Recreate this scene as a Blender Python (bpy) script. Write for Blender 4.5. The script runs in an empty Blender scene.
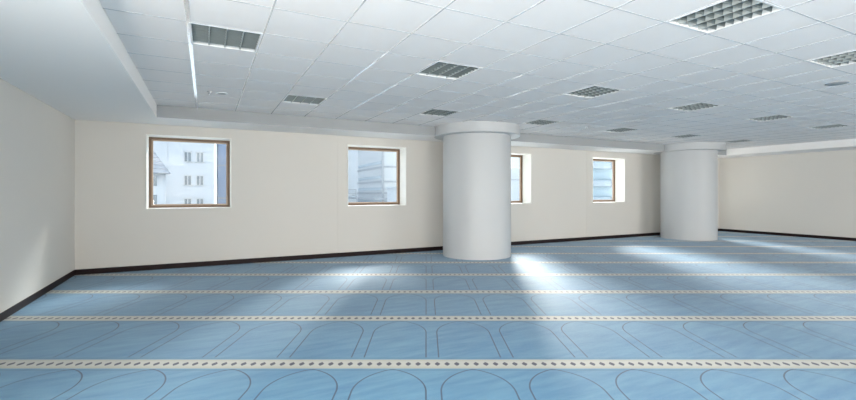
import bpy, bmesh, math, random
from mathutils import Vector, Matrix
random.seed(7)
C = bpy.context.scene.collection
scn = bpy.context.scene

# ------------------------------------------------------------------ room numbers (metres, x along the window wall, y towards it)
XL, XR = -2.21, 18.64          # left / right wall
YF, YB = -4.0, 10.343           # front (behind the camera) / window wall
ZS, ZC = 2.940, 3.167           # soffit underside / tiled ceiling
RX0, RX1, RY1 = -0.80, 17.25, 9.33   # recess holding the tiled ceiling
TH = 0.4701                     # camera yaw
WIN_Z0, WIN_Z1, WIN_H = 1.222, 2.735, 0.785
WIN_X = [-0.285, 3.875, 8.04, 12.20, 16.37]
REVEAL = 0.37

# ------------------------------------------------------------------ node helpers
class NT:
    def __init__(s, name):
        s.m = bpy.data.materials.new(name); s.m.use_nodes = True
        s.t = s.m.node_tree; s.n = s.t.nodes; s.l = s.t.links
        s.b = s.n['Principled BSDF']; s.out = s.n['Material Output']
    def new(s, kind): return s.n.new(kind)
    def put(s, sock, v):
        if isinstance(v, (int, float)): sock.default_value = v
        elif isinstance(v, tuple): sock.default_value = v
        else: s.l.new(v, sock)
    def math(s, op, a, b=None, c=None):
        n = s.new('ShaderNodeMath'); n.operation = op
        s.put(n.inputs[0], a)
        if b is not None: s.put(n.inputs[1], b)
        if c is not None: s.put(n.inputs[2], c)
        return n.outputs[0]
    def mix(s, f, a, b):
        n = s.new('ShaderNodeMix'); n.data_type = 'RGBA'
        s.put(n.inputs[0], f); s.put(n.inputs[6], a); s.put(n.inputs[7], b)
        return n.outputs[2]
    def noise(s, scale, detail=3, rough=.5, vec=None):
        n = s.new('ShaderNodeTexNoise'); n.inputs['Scale'].default_value = scale
        n.inputs['Detail'].default_value = detail; n.inputs['Roughness'].default_value = rough
        if vec is None:
            tc = s.new('ShaderNodeTexCoord'); vec = tc.outputs['Object']
        s.l.new(vec, n.inputs['Vector'])
        return n.outputs['Fac']

def rgb(r, g, b):               # sRGB 0-255 -> linear tuple
    f = lambda c: (c/255/12.92) if c <= 10 else ((c/255+.055)/1.055)**2.4
    return (f(r), f(g), f(b), 1.0)

def plain(name, col, rough=.6, var=.04, scale=3., metal=0., spec=.5, bump=0., bscale=200.):
    k = NT(name)
    f = k.noise(scale, 4)
    dark = tuple(max(0, c*(1-var)) for c in col[:3])+(1.,)
    lite = tuple(min(1, c*(1+var)) for c in col[:3])+(1.,)
    k.put(k.b.inputs['Base Color'], k.mix(f, dark, lite))
    k.b.inputs['Roughness'].default_value = rough
    k.b.inputs['Metallic'].default_value = metal
    k.b.inputs['Specular IOR Level'].default_value = spec
    if bump:
        b = k.new('ShaderNodeBump'); b.inputs['Strength'].default_value = bump
        b.inputs['Distance'].default_value = .004
        k.l.new(k.noise(bscale, 2), b.inputs['Height']); k.l.new(b.outputs[0], k.b.inputs['Normal'])
    return k.m

M = {}
M['wall'] = plain('warm_white_wall_paint', (.68, .655, .612, 1), .75, .015, .8, bump=.05, bscale=60)
M['reveal'] = plain('white_reveal_paint', (.86, .85, .81, 1), .6, .01)
M['soffit'] = plain('white_plaster', (.90, .885, .87, 1), .8, .012, .7)
M['shaded_face'] = plain('bulkhead_shade_grey', (.37, .385, .395, 1), .7, .015, .7)  # shade on the soffit front, put into the base colour
M['pillar'] = plain('pale_grey_pillar_paint', (.53, .545, .555, 1), .5, .02, 1.2, bump=.04, bscale=40)
M['base'] = plain('dark_brown_skirting', (.014, .007, .008, 1), .5, .25, 6, spec=.2)
M['frame'] = plain('brown_timber_frame', (.17, .105, .065, 1), .4, .12, 9)
M['sash'] = plain('light_brown_sash', (.42, .31, .23, 1), .4, .1, 9)
M['tee'] = plain('glossy_white_tee', (.88, .88, .89, 1), .06, .02, 5, metal=.5)
M['strip'] = plain('polished_white_strip', (.95, .95, .96, 1), .12, .01, 5, metal=.75)
M['joint'] = plain('grey_ceiling_joint', (.46, .47, .49, 1), .6, .05, 5)
M['white_metal'] = plain('white_enamel', (.80, .81, .82, 1), .35, .02, 5)
M['louvre'] = plain('grey_louvre_metal', (.135, .165, .17, 1), .42, .06, 12, metal=.3)
M['divider'] = plain('pale_louvre_divider', (.42, .46, .46, 1), .42, .06, 12, metal=.3)
M['housing'] = plain('grey_light_housing', (.62, .65, .66, 1), .5, .06, 8)
M['grille'] = plain('grey_grille', (.36, .37, .38, 1), .6, .06, 30)
M['brass'] = plain('chrome_sprinkler', (.75, .75, .76, 1), .25, .03, 8, metal=.6)
# outdoors
M['ext_white'] = plain('pale_render', (.47, .50, .53, 1), .85, .03, .3)
M['ext_grey'] = plain('pale_grey_cladding', (.47, .49, .50, 1), .8, .04, .3)
M['ext_blue'] = plain('blue_grey_cladding', (.25, .31, .42, 1), .6, .08, .3)
M['ext_sky'] = plain('pale_blue_cladding', (.36, .46, .52, 1), .6, .05, .3)
M['ext_glass'] = plain('grey_window_glass', (.16, .19, .21, 1), .25, .2, 2)
M['ext_dim'] = plain('blue_strip_glass', (.35, .41, .45, 1), .25, .1, .6)
M['ext_line'] = plain('grey_joint_band', (.32, .34, .36, 1), .7, .05, 1)
M['ext_roof'] = plain('grey_roof_shingle', (.33, .35, .38, 1), .8, .1, 2)
M['ground'] = plain('street_paving', (.78, .77, .74, 1), .9, .05, .4)

def glass():
    k = NT('clear_window_glass')
    ge = k.new('ShaderNodeNewGeometry'); dp = k.new('ShaderNodeVectorMath'); dp.operation = 'DOT_PRODUCT'
    k.l.new(ge.outputs['Normal'], dp.inputs[0]); k.l.new(ge.outputs['Incoming'], dp.inputs[1])
    fres = k.math('ADD', k.math('MULTIPLY', k.math('POWER', k.math('SUBTRACT', 1., k.math('ABSOLUTE', dp.outputs['Value'])), 5.), .96), .04)
    nz = k.noise(2., 2)
    tr = k.new('ShaderNodeBsdfTransparent'); tr.inputs['Color'].default_value = (.95, .97, .97, 1)
    gl = k.new('ShaderNodeBsdfGlossy'); k.put(gl.inputs['Roughness'], k.math('MULTIPLY', nz, .02))
    mx = k.new('ShaderNodeMixShader')
    k.l.new(fres, mx.inputs[0]); k.l.new(tr.outputs[0], mx.inputs[1]); k.l.new(gl.outputs[0], mx.inputs[2])
    k.l.new(mx.outputs[0], k.out.inputs['Surface'])
    return k.m
M['glass'] = glass()

def tile_mat():
    k = NT('white_mineral_ceiling_tile')
    tc = k.new('ShaderNodeTexCoord'); sp = k.new('ShaderNodeSeparateXYZ'); k.l.new(tc.outputs['Object'], sp.inputs[0])
    ix = k.math('FLOOR', k.math('DIVIDE', k.math('ADD', sp.outputs[0], .145), .668))
    iy = k.math('FLOOR', k.math('DIVIDE', k.math('ADD', sp.outputs[1], -.61), .675))
    cb = k.new('ShaderNodeCombineXYZ'); k.l.new(ix, cb.inputs[0]); k.l.new(iy, cb.inputs[1])
    wn = k.new('ShaderNodeTexWhiteNoise'); wn.noise_dimensions = '3D'; k.l.new(cb.outputs[0], wn.inputs[0])
    f = k.math('ADD', k.math('MULTIPLY', wn.outputs['Value'], .7), k.math('MULTIPLY', k.noise(55, 2), .3))
    k.put(k.b.inputs['Base Color'], k.mix(f, (.86, .825, .805, 1), (.89, .855, .835, 1)))
    k.b.inputs['Roughness'].default_value = .9
    return k.m
M['tile'] = tile_mat()

def carpet_mat():
    k = NT('blue_prayer_carpet')
    tc = k.new('ShaderNodeTexCoord'); sp = k.new('ShaderNodeSeparateXYZ'); k.l.new(tc.outputs['Object'], sp.inputs[0])
    x, y = sp.outputs[0], sp.outputs[1]
    c, s = math.cos(TH), math.sin(TH)
    X = k.math('SUBTRACT', k.math('MULTIPLY', x, c), k.math('MULTIPLY', y, s))
    D = k.math('ADD', k.math('MULTIPLY', x, s), k.math('MULTIPLY', y, c))
    P, R, H = .704, 1.433, .292
    def per(v, off, p):        # position within one repeat, 0..p
        q = k.math('DIVIDE', k.math('SUBTRACT', v, off), p)
        return k.math('MULTIPLY', k.math('FRACT', k.math('ADD', q, 100.)), p)
    a = k.math('ABSOLUTE', k.math('SUBTRACT', per(X, .058, P), P/2))
    r = per(D, 3.944, R)
    rb = k.math('MINIMUM', r, k.math('SUBTRACT', R, r))      # distance to the middle of the nearest border band
    lt = lambda v, t, soft=.0025: k.math('SMOOTH_MIN', 1., k.math('MAXIMUM', 0., k.math('DIVIDE', k.math('SUBTRACT', t+soft, v), 2*soft)), .0)
    gt = lambda v, t: k.math('GREATER_THAN', v, t)
    # arch outline
    side = k.math('MULTIPLY', lt(k.math('ABSOLUTE', k.math('SUBTRACT', a, H)), .0062),
                  k.math('MULTIPLY', gt(r, .155), k.math('LESS_THAN', r, .883)))
    ccx = .170
    rr = k.math('SUBTRACT', r, .883); aa = k.math('ADD', a, ccx)
    dist = k.math('SQRT', k.math('ADD', k.math('MULTIPLY', rr, rr), k.math('MULTIPLY', aa, aa)))
    arc = k.math('MULTIPLY', lt(k.math('ABSOLUTE', k.math('SUBTRACT', dist, H+ccx)), .0062), gt(r, .883))
    line = lt(k.math('ABSOLUTE', k.math('SUBTRACT', rb, .137)), .005)
    line = k.math('MULTIPLY', line, .75)
    outline = k.math('MAXIMUM', k.math('MAXIMUM', side, arc), line)
    band = lt(rb, .102, .004)
    # lens shaped leaves along the border
    pd = P/8
    b = k.math('ABSOLUTE', k.math('SUBTRACT', per(X, .058, pd), pd/2))
    leaf = lt(k.math('ADD', k.math('POWER', k.math('DIVIDE', b, .0255), 1.25), k.math('POWER', k.math('DIVIDE', rb, .042), 1.25)), 1., .08)
    leaf = k.math('MULTIPLY', leaf, lt(rb, .06))
    edge = k.math('MULTIPLY', gt(rb, .062), lt(rb, .090))
    # pile
    mp = k.new('ShaderNodeMapping'); mp.inputs['Rotation'].default_value = (0, 0, TH); mp.inputs['Scale'].default_value = (1.2, 7., 1.)
    k.l.new(tc.outputs['Object'], mp.inputs['Vector'])
    n1 = k.noise(1.6, 4, .6, mp.outputs[0]); n2 = k.noise(.9, 3, .55); n3 = k.noise(260., 2, .7)
    f = k.math('ADD', k.math('ADD', k.math('MULTIPLY', n1, .55), k.math('MULTIPLY', n2, .3)), k.math('MULTIPLY', n3, .2))
    rm = k.new('ShaderNodeMapRange'); rm.inputs['From Min'].default_value = .38; rm.inputs['From Max'].default_value = .66
    k.l.new(f, rm.inputs['Value'])
    blue = k.mix(rm.outputs[0], (.027, .148, .288, 1), (.088, .242, .365, 1))
    col = k.mix(k.math('MULTIPLY', outline, .96), blue, (.004, .03, .07, 1))
    cream = k.mix(n1, (.35, .36, .325, 1), (.45, .45, .40, 1))
    col = k.mix(band, col, k.mix(k.math('MULTIPLY', edge, .45), cream, (.29, .29, .21, 1)))
    col = k.mix(leaf, col, (.015, .015, .045, 1))
    k.put(k.b.inputs['Base Color'], col)
    k.b.inputs['Roughness'].default_value = .62
    k.b.inputs['Specular IOR Level'].default_value = .6
    k.b.inputs['Sheen Weight'].default_value = .2
    k.b.inputs['Sheen Roughness'].default_value = .45
    k.b.inputs['Sheen Tint'].default_value = (.95, .97, 1, 1)
    bp = k.new('ShaderNodeBump'); bp.inputs['Strength'].default_value = .25; bp.inputs['Distance'].default_value = .006
    k.l.new(n3, bp.inputs['Height']); k.l.new(bp.outputs[0], k.b.inputs['Normal'])
    return k.m
M['carpet'] = carpet_mat()

# ------------------------------------------------------------------ mesh helpers
def bx(bm, x0, x1, y0, y1, z0, z1):
    v = [bm.verts.new(p) for p in ((x0,y0,z0),(x1,y0,z0),(x1,y1,z0),(x0,y1,z0),(x0,y0,z1),(x1,y0,z1),(x1,y1,z1),(x0,y1,z1))]
    for q in ((3,2,1,0),(4,5,6,7),(0,1,5,4),(1,2,6,5),(2,3,7,6),(3,0,4,7)):
        bm.faces.new([v[i] for i in q])

def lathe(bm, prof, cx=0, cy=0, n=64, smooth=True):
    rings = []
    for r, z in prof:
        rings.append([bm.verts.new((cx+r*math.cos(2*math.pi*i/n), cy+r*math.sin(2*math.pi*i/n), z)) for i in range(n)] if r > 1e-6
                     else [bm.verts.new((cx, cy, z))])
    for a, b in zip(rings, rings[1:]):
        for i in range(n):
            j = (i+1) % n
            if len(a) == 1: f = bm.faces.new((a[0], b[j], b[i])) if False else bm.faces.new((a[0], b[i], b[j]))
            elif len(b) == 1: f = bm.faces.new((a[i], b[0], a[j]))
            else: f = bm.faces.new((a[i], b[i], b[j], a[j]))
            f.smooth = smooth

def rod(bm, p, q, r, n=12):
    p, q = Vector(p), Vector(q); ax = (q-p).normalized()
    u = ax.orthogonal().normalized(); w = ax.cross(u)
    A = [bm.verts.new(p+r*(math.cos(2*math.pi*i/n)*u+math.sin(2*math.pi*i/n)*w)) for i in range(n)]
    B = [bm.verts.new(q+r*(math.cos(2*math.pi*i/n)*u+math.sin(2*math.pi*i/n)*w)) for i in range(n)]
    for i in range(n):
        f = bm.faces.new((A[i], A[(i+1)%n], B[(i+1)%n], B[i])); f.smooth = True
    bm.faces.new(A[::-1]); bm.faces.new(B)

def obj(name, bm, mat, parent=None, bevel=0, loc=(0,0,0)):
    bmesh.ops.recalc_face_normals(bm, faces=bm.faces[:])
    me = bpy.data.meshes.new(name); bm.to_mesh(me); bm.free()
    o = bpy.data.objects.new(name, me); C.objects.link(o); me.materials.append(mat)
    o.location = loc
    if parent: o.parent = parent
    if bevel:
        b = o.modifiers.new('bevel', 'BEVEL'); b.width = bevel; b.segments = 3; b.limit_method = 'ANGLE'
    return o

def boxes(name, lst, mat, parent=None, bevel=0, loc=(0,0,0)):
    bm = bmesh.new()
    for b in lst: bx(bm, *b)
    return obj(name, bm, mat, parent, bevel, loc)

def thing(name, label, cat, loc=(0,0,0), rz=0, group=None):
    o = bpy.data.objects.new(name, None); C.objects.link(o); o.location = loc; o.rotation_euler = (0,0,rz)
    o.empty_display_size = .1
    return tag(o, label, cat, group)
def tag(o, label, cat, group=None):
    o['label'] = label; o['category'] = cat
    if group: o['group'] = group
    return o
def struct(o): o['kind'] = 'structure'; return o

# ------------------------------------------------------------------ shell
struct(boxes('floor', [(XL-.4, XR+.4, YF-.4, YB+.5, -.2, 0)], M['carpet']))
LW = [-2.25, 0.75]  # unseen left wall openings, added to bring in fill light
lw, e_ = [(XL-.46, XL, YF-.4, YB+.5, 0, .6), (XL-.46, XL, YF-.4, YB+.5, 2.30, 3.6)], YF-.4
for y in LW: lw.append((XL-.46, XL, e_, y-1.3, .6, 2.30)); e_ = y+1.3
lw.append((XL-.46, XL, e_, YB+.5, .6, 2.30))
struct(boxes('wall_left', lw, M['wall']))
struct(boxes('wall_right', [(XR, XR+.3, YF-.4, YB+.5, 0, 3.6)], M['wall']))

def pierced(x0, x1, y0, y1, holes, z0w, z1w):
    L = [(x0, x1, y0, y1, 0, z0w), (x0, x1, y0, y1, z1w, 3.6)]
    e = x0
    for a, b in holes: L.append((e, a, y0, y1, z0w, z1w)); e = b
    L.append((e, x1, y0, y1, z0w, z1w)); return L
holes = [(x-WIN_H, x+WIN_H) for x in WIN_X]
wb = struct(boxes('wall_back', pierced(XL, XR, YB, YB+.46, holes, WIN_Z0, WIN_Z1), M['wall']))
# the wall stands a little proud around every window
for x in WIN_X:
    a, b = max(XL, x-1.02), min(XR, x+1.02)
    p = boxes('window_bay', [(a, x-WIN_H, YB-.006, YB, .1, ZS), (x+WIN_H, b, YB-.006, YB, .1, ZS),
                             (x-WIN_H, x+WIN_H, YB-.006, YB, .1, WIN_Z0), (x-WIN_H, x+WIN_H, YB-.006, YB, WIN_Z1, ZS)], M['wall'], wb)

def window(n, x, w, z0, z1, y_in, sign):
    """fixed casement: y_in = room face of the wall, sign +1 looks out towards +y"""
    root = bpy.data.objects.new('window_%d' % n, None); C.objects.link(root); struct(root)
    root.location = (x, y_in, z0)
    h = z1-z0
    Y = lambda a, b: (min(a*sign, b*sign), max(a*sign, b*sign))
    def ring(name, o, t, ya, yb, mat, par, bev=0):
        y0, y1 = Y(ya, yb)
        return boxes(name, [(-w+o, -w+o+t, y0, y1, o, h-o), (w-o-t, w-o, y0, y1, o, h-o),
                            (-w+o+t, w-o-t, y0, y1, o, o+t), (-w+o+t, w-o-t, y0, y1, h-o-t, h-o)], mat, par, bev)
    ring('reveal_lining', 0, .014, -.034, REVEAL-.002, M['reveal'], root)
    fr = ring('window_frame', (.014), .046, REVEAL, REVEAL+.075, M['frame'], root)
    ring('sash', .060, .028, REVEAL+.014, REVEAL+.06, M['sash'], root)
    y0, y1 = Y(REVEAL+.03, REVEAL+.036)
    boxes('pane', [(-w+.082, w-.082, y0, y1, .082, h-.082)], M['glass'], root)
    return root
for i, x in enumerate(WIN_X): window(i+1, x, WIN_H, WIN_Z0, WIN_Z1, YB, 1)
# unseen windows added behind the camera and in the left wall, for fill light
FW = [4.0, 14.6]
struct(boxes('wall_front', pierced(XL, XR, YF-.46, YF, [(x-2.3, x+2.3) for x in FW], .6, 2.80), M['wall']))
for i, x in enumerate(FW): window(i+6, x, 2.3, .6, 2.80, YF, -1)
for i, y in enumerate(LW):
    w = window(i+8, y, 1.3, .6, 2.30, XL, 1)
    w.location = (XL, y, .6); w.rotation_euler = (0, 0, math.pi/2)

# skirting
for nm, b in (('baseboard_left', (XL, XL+.014, YF, YB-.044, 0, .1)), ('baseboard_right', (XR-.014, XR, YF, YB-.044, 0, .1)),
              ('baseboard_back', (XL, XR, YB-.044, YB-.0, 0, .1)), ('baseboard_front', (XL, XR, YF, YF+.014, 0, .1))):
    struct(boxes(nm, [b], M['base'], bevel=.004))

# ------------------------------------------------------------------ ceiling
GX = lambda k: -.145+.668*k
GY = lambda j: .61+.675*j
LIGHTS = [(k, 6) for k in (0, 4, 8, 12, 16, 20)] + [(k, 10) for k in (2, 6, 10, 14, 18, 22)] + [(6, 2), (10, 2)]
def edges(lo, hi, g, k0, k1): return [lo]+[g(k) for k in range(k0, k1+1) if lo+.02 < g(k) < hi-.02]+[hi]
ex = edges(RX0, RX1, GX, -3, 40); ey = edges(YF, RY1, GY, -12, 20)
bm = bmesh.new()
lset = {(round(GX(k), 3), round(GY(j), 3)) for k, j in LIGHTS}
for i in range(len(ex)-1):
    for j in range(len(ey)-1):
        if (round(ex[i], 3), round(ey[j], 3)) in lset: continue
        bx(bm, ex[i]+.003, ex[i+1]-.003, ey[j]+.003, ey[j+1]-.003, ZC, ZC+.02)
ceil = struct(obj('ceiling', bm, M['tile']))
boxes('ceiling_slab', [(XL-.3, XR+.3, YF-.4, YB+.46, ZC+.34, ZC+.5)], M['housing'], ceil)
# tee bars: bright ones towards the windows, plain grey joints across
boxes('tee_bar', [(x-.007, x+.007, YF, RY1, ZC-.003, ZC+.03) for x in ex[1:-1] if abs(x-GX(0)) > .01], M['tee'], ceil)
boxes('ceiling_strip', [(GX(0)-.019, GX(0)+.019, YF, RY1, ZC-.005, ZC+.03)], M['strip'], ceil)
boxes('cross_joint', [(RX0, RX1, y-.005, y+.005, ZC-.0025, ZC+.028) for y in ey[1:-1]], M['joint'], ceil)
# lowered plaster band around the recess
struct(boxes('trim_1', [(XL, RX0, YF, YB, ZS, ZC+.3)], M['soffit']))
struct(boxes('trim_2', [(RX1, XR, YF, YB, ZS, ZC+.3)], M['soffit']))
t3 = struct(boxes('trim_3', [(RX0, RX1, RY1+.012, YB, ZS, ZC+.3)], M['soffit']))
boxes('bulkhead_face', [(RX0, RX1, RY1, RY1+.012, ZS+.002, ZC+.25)], M['shaded_face'], t3)  # thin sheet over the plaster, its grey stands in for shade

# ------------------------------------------------------------------ pillars
def pillar(x, y, label, R=.84, RC=1.065):
    t = thing('pillar', label, 'pillar', (x, y, 0), 0, None)
    bm = bmesh.new()
    lathe(bm, [(0, 0), (R, 0), (R, .012), (R, ZS+.02), (0, ZS+.02)], n=96)
    for f in bm.faces:
        if abs(f.normal.z) > .9: f.smooth = False
    obj('shaft', bm, M['pillar'], t)
    bm = bmesh.new()
    lathe(bm, [(R-.02, ZS-.004), (RC-.012, ZS-.004), (RC, ZS+.008), (RC, ZC+.015), (R-.02, ZC+.015)], n=96)
    o = obj('capital', bm, M['pillar'], t)
    for ob in t.children:
        m = ob.modifiers.new('edge', 'EDGE_SPLIT'); m.split_angle = math.radians(40)
    return t
pillar(6.03, 9.09, 'nearer of the two thick round white pillars, in the middle of the photo')
pillar(14.73, 9.19, 'farther of the two thick round white pillars, standing before the right wall')

# ------------------------------------------------------------------ louvred lights
S = .668; SY = .675
def make_light():
    t = thing('ceiling_light', '', 'ceiling light')
    hx, hy = S/2-.004, SY/2-.004; f = .019
    boxes('light_frame', [(-hx, -hx+f, -hy, hy, -.006, .012), (hx-f, hx, -hy, hy, -.006, .012),
                          (-hx+f, hx-f, -hy, -hy+f, -.006, .012), (-hx+f, hx-f, hy-f, hy, -.006, .012)], M['white_metal'], t)
    ix, iy = hx-f, hy-f; h = .11
    boxes('light_housing', [(-ix-.01, ix+.01, -iy-.01, iy+.01, h, h+.01), (-ix-.01, -ix, -iy-.01, iy+.01, .012, h), (ix, ix+.01, -iy-.01, iy+.01, .012, h),
                            (-ix, ix, -iy-.01, -iy, .012, h), (-ix, ix, iy, iy+.01, .012, h)], M['housing'], t)
    for i in range(1, 4):
        x = -ix+2*ix*i/4
        bm = bmesh.new()     # V-shaped divider, wide at the top
        v = [bm.verts.new(p) for yy in (-iy, iy) for p in ((x-.004, yy, 0), (x+.004, yy, 0), (x+.013, yy, .05), (x-.013, yy, .05))]
        for q in ((0,1,2,3), (7,6,5,4), (0,4,5,1), (1,5,6,2), (2,6,7,3), (3,7,4,0)): bm.faces.new([v[k] for k in q])
        obj('divider', bm, M['divider'], t)
    for j in range(1, 8):
        y = -iy+2*iy*j/8
        bm = bmesh.new()
        v = [bm.verts.new(p) for xx in (-ix, ix) for p in ((xx, y-.002, .002), (xx, y+.002, .002), (xx, y+.010, .046), (xx, y-.010, .046))]
        for q in ((0,1,2,3), (7,6,5,4), (0,4,5,1), (1,5,6,2), (2,6,7,3), (3,7,4,0)): bm.faces.new([v[k] for k in q])
        obj('louvre_blade', bm, M['louvre'], t)
    return t
def dup(root):
    r = root.copy(); C.objects.link(r)
    for ch in list(root.children):
        c = ch.copy(); C.objects.link(c); c.parent = r
    return r
LBL = {(0, 6): 'square louvred ceiling light beside the white ceiling strip, nearest the left wall',
 (4, 6): 'square louvred ceiling light in the middle row, second from the left',
 (8, 6): 'square louvred ceiling light in the middle row, right of the nearer pillar top',
 (12, 6): 'square louvred ceiling light in the middle row, above the farther pillar',
 (16, 6): 'square louvred ceiling light in the middle row, second from the right',
 (20, 6): 'square louvred ceiling light in the middle row, rightmost, before the right wall',
 (2, 10): 'square louvred ceiling light by the windows, leftmost, between the two left windows',
 (6, 10): 'square louvred ceiling light touching the nearer pillar on its left side',
 (10, 10): 'square louvred ceiling light by the windows, just right of the nearer pillar top',
 (14, 10): 'square louvred ceiling light by the windows, above the rightmost visible window',
 (18, 10): 'square louvred ceiling light just left of the farther pillar top, by the windows',
 (22, 10): 'square louvred ceiling light just right of the farther pillar top, by the right wall',
 (6, 2): 'largest square louvred ceiling light, nearest the camera at the top of the photo',
 (10, 2): 'square louvred ceiling light cut off by the upper right edge of the photo'}
proto = make_light()
for i, (k, j) in enumerate(LIGHTS):
    o = proto if i == 0 else dup(proto)
    o.location = (GX(k)+S/2, GY(j)+SY/2, ZC)
    o['label'] = LBL[(k, j)]; o['group'] = 'square louvred lights in the tiled ceiling'

# small round fittings
def rosette(name, label, cat, x, y, r, mat_body, mat_core):
    t = thing(name, label, cat, (x, y, ZC))
    bm = bmesh.new(); lathe(bm, [(0, .004), (r, .004), (r, -.006), (r*.82, -.016), (r*.78, -.012)], n=40); obj('rim', bm, mat_body, t)
    bm = bmesh.new(); lathe(bm, [(r*.79, -.004), (r*.76, -.013), (0, -.013)], n=40); obj('grille', bm, mat_core, t)
    return t
rosette('ceiling_speaker', 'round grey speaker grille in the ceiling near the right edge of the photo', 'speaker', 8.28, 2.955, .135, M['grille'], M['grille'])
rosette('smoke_detector', 'small round grey detector in the ceiling above the leftmost window', 'detector', .235, 7.76, .085, M['white_metal'], M['grille'])
def sprinkler(label, x, y):
    t = thing('sprinkler', label, 'sprinkler', (x, y, ZC))
    bm = bmesh.new(); lathe(bm, [(0, .016), (.04, .016), (.038, -.006), (.014, -.012), (.011, -.035), (0, -.035)], n=24); obj('sprinkler_body', bm, M['brass'], t)
    bm = bmesh.new(); lathe(bm, [(0, -.035), (.025, -.037), (.025, -.040), (0, -.040)], n=24); obj('deflector', bm, M['brass'], t)
sprinkler('tiny bright sprinkler beside the round detector above the leftmost window', .055, 7.73)
sprinkler('tiny sprinkler in the ceiling between the two pillars, by the windows', 8.31, 7.70)

# ------------------------------------------------------------------ outdoors
GZ = -1.2
g = struct(boxes('ground', [(-60, 110, YB+.5, 130, GZ-.3, GZ)], M['ground']))
def facade_window(par, x, y, z, w, h, bars=1):
    fr = boxes('window', [(x-w/2, x+w/2, y-.05, y+.02, z, z+.07), (x-w/2, x+w/2, y-.05, y+.02, z+h-.07, z+h),
                          (x-w/2, x-w/2+.06, y-.05, y+.02, z, z+h), (x+w/2-.06, x+w/2, y-.05, y+.02, z, z+h),
                          (x-.03, x+.03, y-.05, y+.02, z, z+h)], M['ext_grey'], par)
    boxes('pane', [(x-w/2+.04, x+w/2-.04, y-.03, y+.0, z+.03, z+h-.03)], M['ext_glass'], fr)
a = thing('building', 'white apartment block with a grid of paired windows outside the leftmost window', 'building', (-3.8, 43, GZ))
boxes('wall', [(-5.2, 4.41, -5, 5, 0, 8.6)], M['ext_white'], a)
boxes('cornice', [(-5.4, 4.5, -5.12, 5.1, 8.6, 8.9)], M['ext_white'], a)
for z in (4.3, 2.5, .72):
    for x in (-1.215, -.39): facade_window(a, x+3.8, -5., z-.42-GZ, .55, .84)
boxes('pilaster', [(.9, 1.2, -5.06, -5, 0, 8.6)], M['ext_white'], a)
b = thing('turret', 'round white turret with a ridged conical roof, left in the leftmost window', 'turret', (-3.62, 34.2, GZ))
bm = bmesh.new(); lathe(bm, [(0, 0), (1.2, 0), (1.2, 4.15), (0, 4.15)], n=48); obj('wall', bm, M['ext_white'], b)
prof = [(0, 6.40)]
for i in range(9):
    r = 1.5*(i+1)/9; z = 6.40-2.3*(i+1)/9
    prof += [(r, z+.0), (r-.02, z-.06)] if i < 8 else [(r, z)]
prof += [(1.5, 4.03), (0, 4.03)]
bm = bmesh.new(); lathe(bm, prof, n=48, smooth=False); obj('roof', bm, M['ext_roof'], b)
for z in (2.1, 3.3):
    for ang in (-100, -62):
        an = math.radians(ang)
        w = boxes('window', [(-.24, .24, -.03, .05, 0, .62)], M['ext_glass'], b)
        w.location = (1.2*math.cos(an), 1.2*math.sin(an), z-.1); w.rotation_euler = (0, 0, an+math.pi/2)
c = thing('building', 'blue grey slab building right of the white block, outside the leftmost window', 'building', (3.6, 48, GZ))
boxes('wall', [(-2.6, 2.2, -4, 4, 0, 9.2)], M['ext_blue'], c)
for z in (2.2, 5.2, 8.2): boxes('floor_band', [(-2.62, 2.22, -4.04, -3.9, z, z+.12)], M['ext_line'], c)
# office block with its long side seen at a slant
d = thing('building', 'pale grey office block with floor bands outside the second window', 'building', (13.8, 35.5, GZ), math.radians(-3.4))
boxes('wall', [(0, 5, 0, 8.6, 0, 21)], M['ext_grey'], d, bevel=.15)  # height above the window view added to block sun from the left windows
for z in (4.95, 3.65, 2.65, 7.2, 9.6, 12, 14.4, 16.8):
    boxes('floor_band', [(-.04, 5.04, -.04, 8.64, z, z+.16)], M['ext_line'], d)
for z in (5.3, 4.0, 2.95, 7.6, 10, 12.4, 14.8):
    boxes('window_strip', [(-.03, 5.03, .4, 8.3, z, z+.28)], M['ext_dim'], d)
boxes('corner_post', [(-.09, .09, -.09, .09, 0, 21)], M['ext_line'], d)
boxes('canopy', [(-1.0, 5.2, -1.0, 8.6, 2.15, 2.3)], M['ext_line'], d)
boxes('shop_front', [(-.06, 5.06, -.06, 8.6, 0, 2.15)], M['ext_dim'], d)
e = thing('building', 'white building with a balcony rail at the far left of the second window', 'building', (13.6, 54, GZ))
boxes('wall', [(-4, 10.4, -3, 4, 0, 27)], M['ext_white'], e)  # raised and widened out of view to block sun from the left windows
boxes('balcony_rail', [(.6, 2.6, -3.5, -3.4, z, z+.08) for z in (2.6, 3.1)]+[(x, x+.06, -3.5, -3.4, 2.2, 3.15) for x in (.6, 1.6, 2.54)], M['ext_line'], e)
boxes('balcony_slab', [(.5, 2.7, -3.5, -3, 2.1, 2.25)], M['ext_white'], e)
p = thing('lamp_post', 'thin grey lamp post outside the second window from the left', 'lamp post', (11.6, 36, GZ))
bm = bmesh.new(); rod(bm, (0, 0, 0), (0, 0, 2.5), .06); obj('pole', bm, M['ext_line'], p)
bm = bmesh.new(); rod(bm, (0, 0, 2.45), (-.5, 0, 2.6), .04); obj('lamp_arm', bm, M['ext_line'], p)
boxes('lamp_head', [(-.8, -.4, -.1, .1, 2.57, 2.65)], M['ext_grey'], p)
k_ = thing('kiosk', 'small white box structure with a blue side outside the second window', 'kiosk', (12.95, 30.5, GZ))
boxes('wall', [(-.35, .15, -1, 1, 0, 3.1)], M['ext_white'], k_)
boxes('side_panel', [(.15, .75, -.95, .95, 0, 3.1)], M['ext_sky'], k_)
boxes('roof', [(-.42, .8, -1.05, 1.05, 3.1, 3.2)], M['ext_white'], k_)
h = thing('building', 'pale building seen in the narrow window right of the nearer pillar', 'building', (27, 36, GZ), math.radians(-8))
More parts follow.
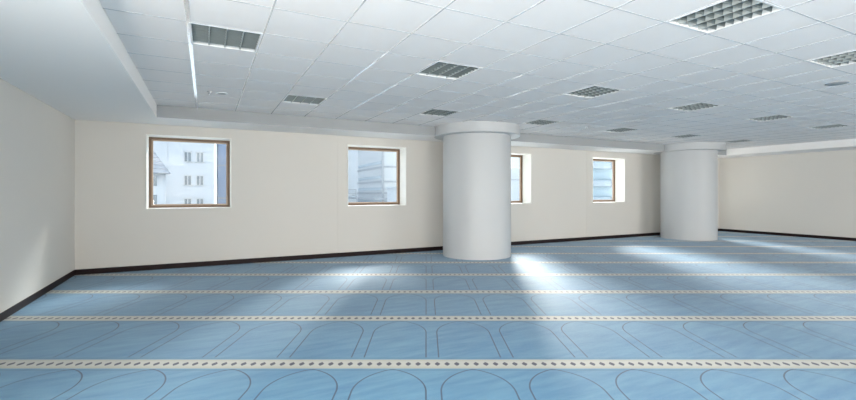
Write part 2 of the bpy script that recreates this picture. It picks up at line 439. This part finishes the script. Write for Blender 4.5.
boxes('wall', [(-5, 2, -4, 1, 0, 5.0)], M['ext_white'], h)
boxes('bay', [(.2, 1.6, -4.5, -4, 0, 4.6)], M['ext_sky'], h)
for z in (1.5, 3.9): boxes('floor_band', [(-5.03, 2.03, -4.06, -3.9, z, z+.1)], M['ext_line'], h)
q = thing('building', 'pale blue building with rounded strip balconies outside the rightmost visible window', 'building', (36, 34.5, GZ), math.radians(-14))
boxes('wall', [(-6, 3.5, -3.5, 4, 0, 8.0)], M['ext_sky'], q)
for z in (5.1, 3.3, 1.6):
    bm = bmesh.new(); bx(bm, -1.7, 1.4, -4.1, -3.5, z, z+.75)
    obj('strip_window', bm, M['ext_dim'], q, bevel=.25)
    boxes('balcony_end', [(1.1, 1.5, -4.14, -3.5, z, z+.75)], M['ext_line'], q)

# ------------------------------------------------------------------ light
W = bpy.data.worlds.new('World'); scn.world = W; W.use_nodes = True
nt = W.node_tree; bg = nt.nodes['Background']
tc = nt.nodes.new('ShaderNodeTexCoord'); sx = nt.nodes.new('ShaderNodeSeparateXYZ'); nt.links.new(tc.outputs['Generated'], sx.inputs[0])
rp = nt.nodes.new('ShaderNodeValToRGB'); nt.links.new(sx.outputs[2], rp.inputs[0])
rp.color_ramp.elements[0].color = (.92, .96, 1, 1); rp.color_ramp.elements[1].color = (.62, .78, 1, 1)
nt.links.new(rp.outputs[0], bg.inputs['Color']); bg.inputs['Strength'].default_value = 1.5

def sun(name, az_dx, elev, angle, energy, col):
    L = bpy.data.lights.new(name, 'SUN'); L.energy = energy; L.angle = math.radians(angle); L.color = col
    o = bpy.data.objects.new(name, L); C.objects.link(o)
    dirv = Vector((-az_dx, -1, 0)).normalized()*math.cos(math.radians(elev)) - Vector((0, 0, math.sin(math.radians(elev))))
    o.rotation_euler = dirv.to_track_quat('-Z', 'Y').to_euler(); o.location = (30, 60, 40)
sun('hazy_sun', .5, 27, 22, 10.0, (1, .97, .93))
sun('low_haze', .5, 13, 18, 12.5, (1, .97, .93))
def fill_lamp(loc, facing, w, h, energy, col=(1, .933, .85)):  # added fill lamps, set in the unseen windows to brighten the room
    L = bpy.data.lights.new('fill_lamp', 'AREA'); L.shape = 'RECTANGLE'; L.size = w; L.size_y = h
    L.energy = energy; L.color = col
    o = bpy.data.objects.new('fill_lamp', L); C.objects.link(o); o.location = loc
    o.rotation_euler = Vector(facing).to_track_quat('-Z', 'Z').to_euler()
fill_lamp((FW[0], YF-.05, 1.70), (0, 1, .12), 4.4, 2.0, 225)
fill_lamp((FW[1], YF-.05, 1.70), (0, 1, .2), 4.4, 2.0, 280)
for y in LW: fill_lamp((XL-.05, y, 1.45), (1, 0, .15), 2.5, 1.5, 240)

# ------------------------------------------------------------------ camera and view
cam = bpy.data.cameras.new('camera'); cam.sensor_width = 36; cam.lens = 36*434.2/856
cam.shift_x = 1.8/856; cam.shift_y = -7.3/856; cam.clip_end = 400; cam.clip_start = .05
co = bpy.data.objects.new('camera', cam); C.objects.link(co); co.location = (0, 0, 1.555); co.rotation_euler = (math.pi/2, 0, -TH)
scn.camera = co
scn.view_settings.view_transform = 'Standard'; scn.view_settings.look = 'None'
scn.view_settings.gamma = 1; scn.view_settings.exposure = 0.64; scn.view_settings.use_curve_mapping = False
scn.cycles.max_bounces = 14; scn.cycles.diffuse_bounces = 8; scn.cycles.glossy_bounces = 4; scn.cycles.transparent_max_bounces = 12
scn.cycles.sample_clamp_indirect = 6; scn.cycles.use_denoising = True
